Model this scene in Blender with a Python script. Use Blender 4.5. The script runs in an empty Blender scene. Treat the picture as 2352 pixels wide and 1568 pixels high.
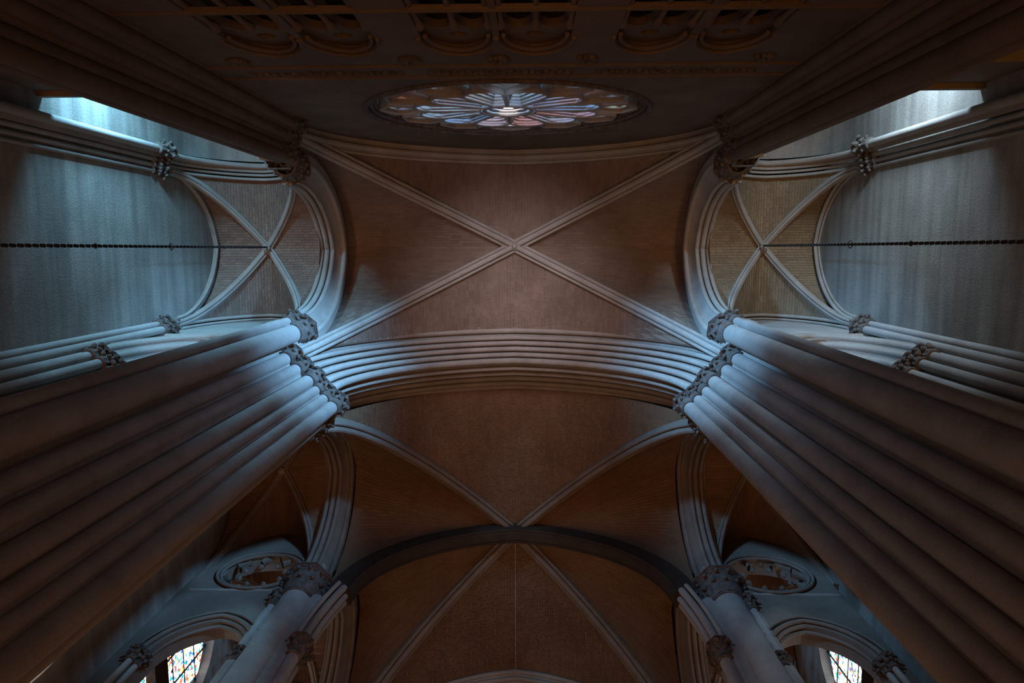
import bpy, bmesh, math, random
from math import pi, sin, cos, sqrt, atan2
from mathutils import Vector, Matrix
C = bpy.context.scene.collection
S = bpy.context.scene
random.seed(7)
# ------------------------------------------------------------------ camera
F = 1700.0
Zc = Vector((42, -212, F)).normalized()                    # world up, in (right, down, forward) lens axes
Xc = Vector((1, 0, -42 / F)).normalized()
Yc = Zc.cross(Xc)
cam = bpy.data.cameras.new('camera'); camo = bpy.data.objects.new('camera', cam); C.objects.link(camo)
cam.sensor_width = 36; cam.lens = 36 * F / 2352; cam.clip_end = 200
M = Matrix((Xc, Yc, Zc))                                   # lens axes -> world
r, d, f = M @ Vector((1, 0, 0)), M @ Vector((0, 1, 0)), M @ Vector((0, 0, 1))
R = Matrix((r, -d, -f)).transposed().to_4x4()
camo.matrix_world = Matrix.Translation((.505, 0, 0)) @ R
S.camera = camo
# ------------------------------------------------------------------ world, exposure, lights
w = bpy.data.worlds.new('world'); S.world = w; w.use_nodes = True
w.node_tree.nodes['Background'].inputs[0].default_value = (.30, .40, .55, 1)
w.node_tree.nodes['Background'].inputs[1].default_value = .02
S.view_settings.view_transform = 'Standard'; S.view_settings.look = 'None'
S.view_settings.gamma = 1; S.view_settings.use_curve_mapping = False
S.view_settings.exposure = 0.0
FLOOR = -1.6
def area(name, loc, aim, sx, sy, power, col, spread=180):
    l = bpy.data.lights.new(name, 'AREA'); l.shape = 'RECTANGLE'; l.size = sx; l.size_y = sy
    l.energy = power; l.color = col; l.spread = math.radians(spread)
    o = bpy.data.objects.new(name, l); C.objects.link(o); o.location = loc
    o.rotation_euler = Vector(aim).to_track_quat('-Z', 'X').to_euler()
    return o
# daylight entering at the rose window: upwards onto the crossing arch, and to either side onto its piers
area('rose_daylight', (0, -2.85, 17.3), (0, .54, .84), 3.4, .4, 120, (.70, .68, .80), 62)
area('rose_daylight_left', (1.9, -2.45, 17.3), (-7.6, 5.7, 1.8), 1.1, .7, 245, (.21, .54, 1), 50)
area('rose_daylight_right', (-1.9, -2.45, 17.3), (7.6, 5.7, 1.8), 1.1, .7, 205, (.22, .55, 1), 53)
area('rose_tracery_fill', (0, -2.95, 14.3), (0, -.06, 1), 1.8, .10, 4, (.36, .64, 1), 50)  # added fill brightening the tracery from below, no real source there
# daylight through the lancets at the north end of both side bays
area('daylight_left_lancet', (-7.9, -5.0, 15.7), (-.14, .85, .38), 1.0, 1.0, 520, (.25, .64, 1), 124)
area('daylight_right_lancet', (7.9, -5.0, 15.7), (.14, .85, .38), 1.0, 1.0, 330, (.52, .76, 1), 124)
# added warm fill rising from floor level to lift the shadows; no real lamps
area('nave_broad_fill', (0, 6, FLOOR + .4), (0, 0, 1), 14, 18, 450, (1, .42, .12), 180)  # added broad fill that tints the unlit stone brown
area('nave_vault_fill', (0, 9, FLOOR + .5), (0, 0, 1), 5, 6, 105, (1, .42, .14), 80)
area('crossing_vault_fill', (0, 0, FLOOR + .5), (0, 0, 1), 6, 3, 42, (1, .50, .24), 60)
area('left_aisle_fill', (-7.4, 0, FLOOR + .5), (0, 0, 1), 1.5, 2, 42, (1, .50, .25), 40)
area('right_aisle_fill', (7.4, 0, FLOOR + .5), (0, 0, 1), 1.5, 2, 42, (1, .54, .16), 40)
# ------------------------------------------------------------------ materials
def nodes(name):
    m = bpy.data.materials.new(name); m.use_nodes = True
    nt = m.node_tree; nt.nodes.clear()
    out = nt.nodes.new('ShaderNodeOutputMaterial')
    return m, nt, out
def N(nt, typ, **kw):
    n = nt.nodes.new(typ)
    for k, v in kw.items():
        if k in n.inputs: n.inputs[k].default_value = v
        else: setattr(n, k, v)
    return n
def stone(name, c1, c2, scale=1.0, bump=.25, joints=0, island=0, streak=0, rough=.85, sdir=(2.2, 2.6, .16)):
    m, nt, out = nodes(name); L = nt.links.new
    b = N(nt, 'ShaderNodeBsdfPrincipled', Roughness=rough); L(b.outputs[0], out.inputs[0])
    b.inputs['Specular IOR Level'].default_value = .25
    g = N(nt, 'ShaderNodeNewGeometry')
    n1 = N(nt, 'ShaderNodeTexNoise', Scale=1.3 * scale, Detail=8, Roughness=.65); L(g.outputs['Position'], n1.inputs['Vector'])
    rmp = N(nt, 'ShaderNodeValToRGB'); L(n1.outputs['Fac'], rmp.inputs[0])
    rmp.color_ramp.elements[0].position = .3; rmp.color_ramp.elements[1].position = .72
    rmp.color_ramp.elements[0].color = (*c1, 1); rmp.color_ramp.elements[1].color = (*c2, 1)
    col = rmp.outputs[0]
    n2 = N(nt, 'ShaderNodeTexNoise', Scale=38 * scale, Detail=4); L(g.outputs['Position'], n2.inputs['Vector'])
    mx = N(nt, 'ShaderNodeMix', data_type='RGBA', blend_type='MULTIPLY'); mx.inputs[0].default_value = .45
    L(col, mx.inputs[6]); L(n2.outputs['Fac'], mx.inputs[7]); col = mx.outputs[2]
    if island:
        mp = N(nt, 'ShaderNodeMapRange'); L(g.outputs['Random Per Island'], mp.inputs[0])
        mp.inputs[3].default_value = 1 - island; mp.inputs[4].default_value = 1 + island
        mi = N(nt, 'ShaderNodeMix', data_type='RGBA', blend_type='MULTIPLY'); mi.inputs[0].default_value = 1
        L(col, mi.inputs[6]); L(mp.outputs[0], mi.inputs[7]); col = mi.outputs[2]
    if streak:                                              # long vertical water stains
        sc = N(nt, 'ShaderNodeVectorMath', operation='MULTIPLY'); sc.inputs[1].default_value = sdir
        L(g.outputs['Position'], sc.inputs[0])
        n3 = N(nt, 'ShaderNodeTexNoise', Scale=1.1, Detail=5); L(sc.outputs[0], n3.inputs['Vector'])
        mp = N(nt, 'ShaderNodeMapRange'); L(n3.outputs['Fac'], mp.inputs[0])
        mp.inputs[1].default_value = .35; mp.inputs[2].default_value = .65
        mp.inputs[3].default_value = 1 - streak; mp.inputs[4].default_value = 1 + streak * .3
        mi = N(nt, 'ShaderNodeMix', data_type='RGBA', blend_type='MULTIPLY'); mi.inputs[0].default_value = 1
        L(col, mi.inputs[6]); L(mp.outputs[0], mi.inputs[7]); col = mi.outputs[2]
    h = n2.outputs['Fac']
    if joints:
        br = N(nt, 'ShaderNodeTexBrick', Scale=1.0); br.inputs['Mortar Size'].default_value = .012
        br.inputs['Brick Width'].default_value = joints * 1.9; br.inputs['Row Height'].default_value = joints
        br.inputs['Color1'].default_value = (1, 1, 1, 1); br.inputs['Color2'].default_value = (.84, .84, .84, 1)
        br.inputs['Mortar'].default_value = (.66, .66, .66, 1)
        sp = N(nt, 'ShaderNodeSeparateXYZ'); L(g.outputs['Position'], sp.inputs[0])
        ad = N(nt, 'ShaderNodeMath', operation='ADD'); L(sp.outputs[0], ad.inputs[0]); L(sp.outputs[1], ad.inputs[1])
        cb = N(nt, 'ShaderNodeCombineXYZ'); L(ad.outputs[0], cb.inputs[0]); L(sp.outputs[2], cb.inputs[1])
        L(cb.outputs[0], br.inputs['Vector'])
        mi = N(nt, 'ShaderNodeMix', data_type='RGBA', blend_type='MULTIPLY'); mi.inputs[0].default_value = .35
        L(col, mi.inputs[6]); L(br.outputs[0], mi.inputs[7]); col = mi.outputs[2]
    L(col, b.inputs['Base Color'])
    bp = N(nt, 'ShaderNodeBump', Strength=bump, Distance=.02); L(h, bp.inputs['Height']); L(bp.outputs[0], b.inputs['Normal'])
    return m
ST = stone('pale_limestone', (0.273, 0.229, 0.192), (0.409, 0.360, 0.310), .8, .3)
SHAFT = stone('dressed_shaft_stone', (0.285, 0.248, 0.217), (0.397, 0.360, 0.322), 1.2, .3)
WALL = stone('ashlar_wall', (0.260, 0.229, 0.192), (0.372, 0.335, 0.285), .6, .3, joints=.46, streak=.3, sdir=(.16, .22, 2.6))
MORT = stone('vault_mortar', (.250, .200, .155), (.320, .260, .205), 2, .2)
BRK = stone('vault_brick', (.165, .108, .078), (.245, .170, .128), .5, .3, island=.16)
BRKY = stone('ochre_vault_brick', (.170, .115, .062), (.250, .175, .100), .5, .3, island=.16)
CARV = stone('carved_dusty_stone', (.06, .044, .034), (.21, .17, .145), 5, .6)
DARKST = stone('near_black_stone', (.035, .021, .014), (.06, .038, .026), 2, .3)  # near-black brown for the dark arch, boss and backings
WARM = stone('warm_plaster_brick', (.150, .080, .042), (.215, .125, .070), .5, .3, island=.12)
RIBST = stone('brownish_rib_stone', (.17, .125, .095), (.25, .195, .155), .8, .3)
DUSK = stone('shaded_brown_stone', (.12, .078, .05), (.19, .13, .088), .8, .3)  # darker stone copy for the unlit north side, shade put into the colour
IRON = stone('dark_iron', (.02, .015, .012), (.05, .04, .035), 8, .2, rough=.6)
FLOORM = stone('stone_floor', (0.124, 0.099, 0.081), (0.186, 0.155, 0.124), 1, .2)
def glass(name, strength, pal, scale=9.0, white=.5):
    m, nt, out = nodes(name); L = nt.links.new
    g = N(nt, 'ShaderNodeNewGeometry')
    v = N(nt, 'ShaderNodeTexVoronoi', Scale=scale); L(g.outputs['Position'], v.inputs['Vector'])
    e = N(nt, 'ShaderNodeTexVoronoi', Scale=scale, feature='DISTANCE_TO_EDGE'); L(g.outputs['Position'], e.inputs['Vector'])
    sep = N(nt, 'ShaderNodeSeparateColor'); L(v.outputs['Color'], sep.inputs[0])
    rp = N(nt, 'ShaderNodeValToRGB'); rp.color_ramp.interpolation = 'CONSTANT'; L(sep.outputs[0], rp.inputs[0])
    el = rp.color_ramp.elements
    while len(el) > 1: el.remove(el[0])
    el[0].position = 0; el[0].color = (*pal[0], 1)
    for i, c in enumerate(pal[1:]):
        q = el.new(white + (1 - white) * i / (len(pal) - 1)); q.color = (*c, 1)
    gt = N(nt, 'ShaderNodeMath', operation='GREATER_THAN'); L(e.outputs['Distance'], gt.inputs[0]); gt.inputs[1].default_value = .05
    mu = N(nt, 'ShaderNodeMath', operation='MULTIPLY'); L(gt.outputs[0], mu.inputs[0]); mu.inputs[1].default_value = strength
    em = N(nt, 'ShaderNodeEmission'); L(rp.outputs[0], em.inputs[0]); L(mu.outputs[0], em.inputs[1])
    L(em.outputs[0], out.inputs[0]); return m
PAL = [(.85, .93, 1), (.25, .6, .95), (.02, .10, .45), (.75, .06, .02), (.9, .35, .08), (.02, .35, .22), (.9, .85, .6)]
GLASS = glass('stained_glass', 4.5, PAL, 13, .55)
GLASSR = glass('rose_stained_glass', 11.0, [(.65, .85, 1), (.1, .4, .9), (.02, .08, .4), (.7, .05, .03), (.05, .5, .5)], 9, .45)
GLASSP = glass('petal_glass', 32, [(.30, .60, 1), (.18, .45, .95), (.1, .3, .8), (.7, .25, .15), (.25, .5, .95)], 3, .35)
GLASSB = glass('ruby_border_glass', 1.1, [(.02, .25, .6), (.5, .03, .01), (.8, .2, .03), (.0, .2, .12), (.01, .05, .3)], 17, .3)
# ------------------------------------------------------------------ object helpers
def mesh_obj(name, verts, faces, mat, parent=None, smooth=True, kind=None, recalc=False):
    me = bpy.data.meshes.new(name)
    if parent is not None:
        o0 = parent_world(parent); verts = [(v[0] - o0[0], v[1] - o0[1], v[2] - o0[2]) for v in verts]
    me.from_pydata([tuple(v) for v in verts], [], faces)
    me.materials.append(mat)
    if smooth:
        me.polygons.foreach_set('use_smooth', [True] * len(me.polygons))
        me.set_sharp_from_angle(angle=math.radians(38))
    me.update()
    if recalc:
        b = bmesh.new(); b.from_mesh(me); bmesh.ops.recalc_face_normals(b, faces=b.faces); b.to_mesh(me); b.free()
    o = bpy.data.objects.new(name, me); C.objects.link(o)
    if parent is not None: o.parent = parent
    if kind: o['kind'] = kind
    return o
WL = {}
def parent_world(p): return WL.get(p.name, (0, 0, 0))
def inst(name, me, loc, parent=None, rz=0, scale=1):
    o = bpy.data.objects.new(name, me); C.objects.link(o)
    o0 = parent_world(parent) if parent is not None else (0, 0, 0)
    o.location = (loc[0] - o0[0], loc[1] - o0[1], loc[2] - o0[2]); o.rotation_euler = (0, 0, rz)
    o.scale = (scale,) * 3
    if parent is not None: o.parent = parent
    WL[o.name] = tuple(loc)
    return o
def thing(name, label, cat, loc, group=None, kind=None):
    o = bpy.data.objects.new(name, None); C.objects.link(o); o.location = loc; WL[o.name] = tuple(loc)
    o.empty_display_size = .3
    tag(o, label, cat, group, kind); return o
GRP = {'vault': 'ribbed vaults of the bays', 'arch': 'moulded stone arches', 'pier': 'clustered piers of the bays', 'column': 'slender corner and jamb shafts', 'chain': 'chains hanging from side bosses', 'parapet': 'gallery parapets', 'moulding': 'straight string courses'}
def tag(o, label, cat, group=None, kind=None):
    group = group or GRP.get(cat)
    o['label'] = label; o['category'] = cat
    if group: o['group'] = group
    if kind: o['kind'] = kind
    return o
class MB:
    def __init__(s): s.v = []; s.f = []
    def box(s, x0, x1, y0, y1, z0, z1):
        i = len(s.v)
        s.v += [(x, y, z) for z in (z0, z1) for y in (y0, y1) for x in (x0, x1)]
        s.f += [tuple(i + k for k in q) for q in ((0, 2, 3, 1), (4, 5, 7, 6), (0, 1, 5, 4), (2, 6, 7, 3), (0, 4, 6, 2), (1, 3, 7, 5))]
    def add(s, v, f):
        i = len(s.v); s.v += [tuple(p) for p in v]; s.f += [tuple(i + k for k in q) for q in f]
    def lathe(s, prof, seg=20, cx=0, cy=0, cz=0, cap=True):
        i = len(s.v); n = len(prof)
        for (rr, z) in prof:
            for k in range(seg):
                a = 2 * pi * k / seg; s.v.append((cx + rr * cos(a), cy + rr * sin(a), cz + z))
        for j in range(n - 1):
            for k in range(seg):
                k2 = (k + 1) % seg
                s.f.append((i + j * seg + k, i + j * seg + k2, i + (j + 1) * seg + k2, i + (j + 1) * seg + k))
        if cap:
            s.f.append(tuple(i + k for k in range(seg))[::-1]); s.f.append(tuple(i + (n - 1) * seg + k for k in range(seg)))
    def prism(s, poly, z0, z1):
        i = len(s.v); n = len(poly)
        s.v += [(p[0], p[1], z0) for p in poly] + [(p[0], p[1], z1) for p in poly]
        for k in range(n):
            k2 = (k + 1) % n; s.f.append((i + k, i + k2, i + n + k2, i + n + k))
        s.f.append(tuple(i + k for k in range(n))[::-1]); s.f.append(tuple(i + n + k for k in range(n)))
    def build(s, name, mat, parent=None, **kw): return mesh_obj(name, s.v, s.f, mat, parent, **kw)
# pointed-arch profile: g(0)=1 at the crown, g(1)=0 at the springing
RR = 1.22
HH = sqrt(2 * RR - 1)
def g(t):
    t = min(abs(t), 1.0); return sqrt(max(RR * RR - (t + RR - 1) ** 2, 0)) / HH
TH = math.acos((RR - 1) / RR)
def half(n):                                               # t values, evenly spaced along the curve
    return [1 - RR + RR * cos(TH * i / n) for i in range(n + 1)]
def arch_path(c, h, s, z0, rise, n=22, leg=0):             # c: centre (x,y); h: horizontal unit direction
    t = half(n); pts = []
    for q in t: pts.append((-q, g(q)))
    for q in t[::-1][1:]: pts.append((q, g(q)))
    P = [Vector((c[0] + h[0] * s * q, c[1] + h[1] * s * q, z0 + rise * zz)) for q, zz in pts]
    if leg: P = [P[0] - Vector((0, 0, leg))] + P + [P[-1] - Vector((0, 0, leg))]
    return P
def sweep(mb, path, B, prof, close=True, center=None):
    B = Vector(B).normalized(); n = len(path); m = len(prof); i0 = len(mb.v)
    for i, P in enumerate(path):
        a = path[max(i - 1, 0)]; b = path[min(i + 1, n - 1)]
        T = (b - a).normalized(); Nn = T.cross(B).normalized()
        if center is not None:
            if Nn.dot(center - P) < 0: Nn = -Nn
        elif Nn.z > 0: Nn = -Nn
        for (bb, nn) in prof: mb.v.append(tuple(P + B * bb + Nn * nn))
    for i in range(n - 1):
        for k in range(m if close else m - 1):
            k2 = (k + 1) % m
            mb.f.append((i0 + i * m + k, i0 + i * m + k2, i0 + (i + 1) * m + k2, i0 + (i + 1) * m + k))
    if close:
        mb.f.append(tuple(i0 + k for k in range(m))[::-1]); mb.f.append(tuple(i0 + (n - 1) * m + k for k in range(m)))
def rolls(lst, base, k=6, wide=115):
    out = []
    for (b, n, rr, phi) in lst:
        for j in range(k + 1):
            a = math.radians(phi - wide + 2 * wide * j / k)
            out.append((b + rr * sin(a), n + rr * cos(a)))
    return [base[0]] + out + [base[1]] if base else out
RIB = rolls([(-.135, .10, .055, -40), (0, .20, .085, 0), (.135, .10, .055, 40)], ((-.18, -.12), (.18, -.12)))
RIBS = rolls([(-.07, .06, .035, -40), (0, .11, .05, 0), (.07, .06, .035, 40)], ((-.10, -.1), (.10, -.1)), 5)
WRIB = rolls([(-.05, .05, .06, -30), (.07, .02, .04, 40)], ((-.12, -.1), (.12, -.1)), 5)
def rib(parent, cx, cy, a, b, z0, rise, prof, name='diagonal_rib', mat=None, n=20, drop=0):
    # from the corner (cx+a, cy+b) up to the crown over (cx, cy)
    t = half(n); path = [Vector((cx + a * q, cy + b * q, z0 + rise * g(q) + drop)) for q in t]
    B = Vector((-b, a, 0)).normalized()
    L = Vector((a, b, 0)).normalized()
    # extend a touch past the crown so that the four meet
    path.append(Vector((cx, cy, path[-1].z)) - L * .02)
    m = MB(); sweep(m, path, B, prof, center=Vector((cx, cy, z0)))
    return m.build(name, mat or ST, parent, recalc=True)
# ------------------------------------------------------------------ vault webs and their brick courses
def brick_pile(mb, H, loop, clen, blen, gen):
    """loop: list of (p0,p1,lo,hi): course strip between p0,p1 across; bricks run along gen from lo to hi"""
    row = 0
    for (p0, p1, lo, hi) in loop:
        row += 1; x = lo - random.uniform(0, blen)
        while x < hi:
            L = blen * random.uniform(.8, 1.2); x0 = max(x, lo); x1 = min(x + L, hi); x += L
            if x1 - x0 < .05: continue
            j = .006; dz = random.uniform(.010, .016)
            i = len(mb.v)
            q = [(x0 + j, p0 + j), (x1 - j, p0 + j), (x1 - j, p1 - j), (x0 + j, p1 - j)]
            for (u, p) in q:
                X, Y = (u, p) if gen == 'x' else (p, u)
                mb.v.append((X, Y, H(X, Y) + .004))
            for (u, p) in q:
                X, Y = (u, p) if gen == 'x' else (p, u)
                v = mb.v[len(mb.v) - 4]; mb.v.append((v[0], v[1], v[2] - dz))
            mb.f += [(i + 4, i + 5, i + 6, i + 7), (i, i + 1, i + 5, i + 4), (i + 1, i + 2, i + 6, i + 5), (i + 2, i + 3, i + 7, i + 6), (i + 3, i, i + 4, i + 7)]
def strips(half_w, rise, z0, course):
    out = []; t = 0.0
    while t < half_w - .02:
        e = 1e-3; sl = (g(t / half_w) - g(t / half_w + e)) / e * rise / half_w
        dt = max(course / sqrt(1 + sl * sl), .018); out.append((t, min(t + dt, half_w))); t += dt
    return out
def quad_vault(label, cx, cy, a, b, z0, rise, ribprof, brick=None, course=.095, blen=.27, loc=None, cells='NSEW', bossr=.10, group=None, ribs4=((1, 1), (1, -1), (-1, 1), (-1, -1)), brickmap=None, ribmat=None):
    T = thing('ribbed_vault', label, 'vault', (cx, cy, z0 + rise), group)
    H = lambda x, y: z0 + rise * g(min(abs(x - cx) / a, abs(y - cy) / b, 1)) if True else 0
    def H(x, y):
        u = abs(x - cx) / a; v = abs(y - cy) / b
        return z0 + rise * g(min(u, v))
    tt = half(14); ws = [-q for q in tt] + [q for q in tt[::-1][1:]]
    for cell in cells:
        bm = (brickmap or {}).get(cell, brick or BRK)
        V = []; Fc = []; nv = 14; nw = len(ws)
        for i in range(nv + 1):
            v = i / nv
            for wv in ws:
                if cell in 'NS':
                    sy = 1 if cell == 'S' else -1; x = cx + a * v * wv; y = cy + sy * b * v; z = z0 + rise * g(v * wv)
                else:
                    sx = 1 if cell == 'E' else -1; y = cy + b * v * wv; x = cx + sx * a * v; z = z0 + rise * g(v * wv)
                V.append((x, y, z + .012))
        for i in range(nv):
            for k in range(nw - 1):
                Fc.append((i * nw + k, i * nw + k + 1, (i + 1) * nw + k + 1, (i + 1) * nw + k))
        web = mesh_obj('web', V, Fc, MORT, T); WL[web.name] = (cx, cy, z0 + rise)
        mb = MB(); lp = []
        if cell in 'NS':
            for (t0, t1) in strips(a, rise, z0, course):
                lim = b * (t0 + t1) / 2 / a
                for sg in (1, -1):
                    p0, p1 = (cx + t0, cx + t1) if sg > 0 else (cx - t1, cx - t0)
                    lp.append((p0, p1, cy + lim, cy + b) if cell == 'S' else (p0, p1, cy - b, cy - lim))
            brick_pile(mb, H, lp, course, blen, 'y')
        else:
            for (t0, t1) in strips(b, rise, z0, course):
                lim = a * (t0 + t1) / 2 / b
                for sg in (1, -1):
                    p0, p1 = (cy + t0, cy + t1) if sg > 0 else (cy - t1, cy - t0)
                    lp.append((p0, p1, cx + lim, cx + a) if cell == 'E' else (p0, p1, cx - a, cx - lim))
            brick_pile(mb, H, lp, course, blen, 'x')
        mb.build('brick_courses', bm, web, smooth=False, kind='stuff')
    for (sx, sy) in ribs4:
        rib(T, cx, cy, a * sx, b * sy, z0, rise, ribprof, mat=ribmat)
    if bossr:
        m = MB(); m.lathe([(.02, -.36), (bossr * .6, -.35), (bossr, -.28), (bossr * 1.15, -.18), (bossr, -.1), (bossr * .9, .02)], 14, cx, cy, z0 + rise)
        for k in range(8):
            an = 2 * pi * k / 8; m.lathe([(.005, -.03), (.03, -.02), (.04, 0), (.005, .03)], 6, cx + bossr * cos(an), cy + bossr * sin(an), z0 + rise - .27)
        m.build('boss', ST, T)
    return T
VM = quad_vault('broad four-part brick vault over the crossing, its straight ribs crossing at picture centre', 0, -.1, 5.42, 2.76, 18.2, 5.85, RIB)
VL = {}
for s, nm in ((-1, 'left'), (1, 'right')):
    VL[s] = quad_vault('small brick side vault with curved ribs, on the %s, where a chain hangs' % nm, s * 7.4, -.05, 1.55, 2.02, 19.5, 2.9, RIBS,
        brick=(BRK if s < 0 else BRKY), bossr=.09, course=.085, blen=.24)
# six-part vault of the second bay
def six_vault():
    cx, cy, a, b = 0, 9.5, 5.2, 4.95; z0, rise = 18.2, 5.9
    T = thing('ribbed_vault', 'large dim six-part vault beyond the moulded crossing arch', 'vault', (cx, cy, z0 + rise))
    zm, rm = 19.3, 4.8
    def Hns(x, y): return z0 + rise * g(abs(x - cx) / a)
    def Hew(x, y):
        u = min(abs(x - cx) / a, 1); yy = abs(y - cy)
        wv = min(yy / max(b * u, 1e-4), 1)
        hd = z0 + rise * g(u); hm = zm + rm * g(u)
        base = hm + (hd - hm) * wv; zc = z0 + rise - .7 * u
        return base + (zc - (hm + hd) / 2) * g(2 * wv - 1)
    tt = half(14); ws = [-q for q in tt] + [q for q in tt[::-1][1:]]
    for cell in 'NS':
        V = []; Fc = []; nv = 14; nw = len(ws); sy = 1 if cell == 'S' else -1
        for i in range(nv + 1):
            v = i / nv
            for wv in ws: V.append((cx + a * v * wv, cy + sy * b * v, Hns(cx + a * v * wv, 0) + .012))
        for i in range(nv):
            for k in range(nw - 1): Fc.append((i * nw + k, i * nw + k + 1, (i + 1) * nw + k + 1, (i + 1) * nw + k))
        web = mesh_obj('web', V, Fc, WARM, T); WL[web.name] = (cx, cy, z0 + rise)
        mb = MB(); lp = []
        for (t0, t1) in strips(a, rise, z0, .095):
            lim = b * (t0 + t1) / 2 / a
            for sg in (1, -1):
                p0, p1 = (cx + t0, cx + t1) if sg > 0 else (cx - t1, cx - t0)
                lp.append((p0, p1, cy + lim, cy + b) if cell == 'S' else (p0, p1, cy - b, cy - lim))
        brick_pile(mb, Hns, lp, .095, .27, 'y'); mb.build('brick_courses', WARM, web, smooth=False, kind='stuff')
    for sx in (-1, 1):
        for sy in (-1, 1):
            V = []; Fc = []; nu = 22; nw = 22
            for i in range(nu + 1):
                u = i / nu
                for k in range(nw + 1):
                    wv = .5 - .5 * cos(pi * k / nw); x = cx + sx * a * u; y = cy + sy * b * u * wv
                    V.append((x, y, Hew(x, y) + .012))
            for i in range(nu):
                for k in range(nw): Fc.append((i * (nw + 1) + k, i * (nw + 1) + k + 1, (i + 1) * (nw + 1) + k + 1, (i + 1) * (nw + 1) + k))
            web = mesh_obj('web', V, Fc, WARM, T); WL[web.name] = (cx, cy, z0 + rise)
            mb = MB(); row = 0; q = 0.0; lp = []
            for k in range(60):
                w0 = .5 - .5 * cos(pi * k / 60); w1 = .5 - .5 * cos(pi * (k + 1) / 60)
                uu = 0.06
                while uu < 1:
                    u1 = min(uu + .27 / a * random.uniform(.8, 1.2), 1.0)
                    pts = []
                    for (U, W) in ((uu, w0), (u1, w0), (u1, w1), (uu, w1)):
                        x = cx + sx * a * (U + (.0012 if U == uu else -.0012)); y = cy + sy * b * U * (W + (.0015 if W == w0 else -.0015))
                        pts.append((x, y))
                    i = len(mb.v)
                    mb.v += [(x, y, Hew(x, y) + .004) for x, y in pts] + [(x, y, Hew(x, y) - .010) for x, y in pts]
                    mb.f += [(i + 4, i + 5, i + 6, i + 7), (i, i + 1, i + 5, i + 4), (i + 1, i + 2, i + 6, i + 5), (i + 2, i + 3, i + 7, i + 6), (i + 3, i, i + 4, i + 7)]
                    uu = u1
            mb.build('brick_courses', WARM, web, smooth=False, kind='stuff')
    for sx in (-1, 1):
        for sy in (-1, 1): rib(T, cx, cy, a * sx, b * sy, z0, rise, RIB, mat=RIBST)
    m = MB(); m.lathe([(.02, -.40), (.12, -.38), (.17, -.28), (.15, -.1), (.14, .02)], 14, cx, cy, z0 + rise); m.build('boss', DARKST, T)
    # ridge crease
    m = MB(); m.box(-.012, .012, cy + .3, cy + b, z0 + rise - .035, z0 + rise); m.build('ridge_rib', ST, T)
    return T
six_vault()
for s, nm in ((-1, 'left'), (1, 'right')):
    quad_vault('dark side vault seen past the %s clustered crossing pier' % nm, s * 7.4, 6.98, 1.55, 2.3, 19.6, 3.3, RIBS, brick=WARM, bossr=.08, course=.12, blen=.4, ribmat=RIBST)
    quad_vault('dim side vault in the %s bottom corner, over the stained glass' % nm, s * 7.4, 11.9, 1.55, 2.3, 19.6, 3.3, RIBS, brick=WARM, bossr=.08, course=.2, blen=.6)
# vault beyond the third arch
quad_vault('furthest vault just showing at the bottom edge behind a pointed arch', 0, 17.6, 5.2, 2.4, 18.2, 5.9, RIB, brick=WARM, course=.2, blen=.5, bossr=.12)
# ------------------------------------------------------------------ arches
def arch(label, parts, loc, group=None, cat='arch', name='moulded_arch'):
    T = thing(name, label, cat, loc, group)
    for (pn, path, B, prof, mat, cen) in parts:
        m = MB(); sweep(m, path, B, prof, center=cen); m.build(pn, mat, T, recalc=True)
    return T
def order(parts, c, h, s, z0, rise, B, lst, mat=None, n=26, leg=0, back=.0):
    """each roll moulding of the arch is its own part, set on one stepped backing"""
    for (b, nn, rr, phi) in lst:
        pr = [(b + rr * sin(2 * pi * k / 10), nn + rr * cos(2 * pi * k / 10)) for k in range(10)]
        parts.append(('roll_moulding', arch_path(c, h, s, z0, rise, n, leg), B, pr, mat or ST, Vector((c[0], c[1], z0))))
# crossing arch: stepped orders, N and S face
XY = 3.62
parts = []
nr = [(-.98, .02, .09), (-.77, .26, .075), (-.62, .45, .08), (-.46, .65, .08), (-.30, .84, .08), (-.13, 1.02, .10)]
sr = [(.13, .86, .07), (.32, .68, .07), (.51, .46, .07), (.72, .22, .07), (.88, .02, .08)]
lst = [(b, n, rr, 0) for b, n, rr in nr + sr]
order(parts, (0, XY), (1, 0), 5.52, 18.35, 5.75, (0, 1, 0), lst, n=30)
st = []; fl = []
for j, (b, n, rr) in enumerate(nr):
    st += [(b + .05, n - .05)]
    if j < len(nr) - 1:
        mb_, mn_ = (b + nr[j + 1][0]) / 2, (n + nr[j + 1][1]) / 2
        st += [(mb_ + .13, mn_ - .10)]; fl.append((mb_ + .045, mn_ - .03, .020, 0))
st += [(-.04, .98)]
for j, (b, n, rr) in enumerate(sr):
    st += [(b - .05, n - .04)]
back = [(-1.02, -.4)] + st + [(.92, -.1), (.92, -.4)]
parts.append(('arch_body', arch_path((0, XY), (1, 0), 5.52, 18.35, 5.75, 30), (0, 1, 0), back, ST, Vector((0, XY, 18.3))))
order(parts, (0, XY), (1, 0), 5.52, 18.35, 5.75, (0, 1, 0), fl, n=30)
arch('broad pointed crossing arch with rows of pale blue-lit roll mouldings', parts, (0, XY, 24))
# wall arch on the rose wall
parts = []
order(parts, (0, -2.86), (1, 0), 5.3, 18.3, 5.6, (0, 1, 0), [(0, .10, .085, 0), (.16, .02, .05, 0)])
parts.append(('arch_body', arch_path((0, -2.86), (1, 0), 5.3, 18.3, 5.6), (0, 1, 0), [(-.25, -.5), (-.25, .02), (-.1, .05), (.1, .02), (.2, -.02), (.2, -.5)], ST, Vector((0, -2.86, 18))))
arch('thin wall arch curving above the rose window', parts, (0, -2.86, 23.9))
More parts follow.
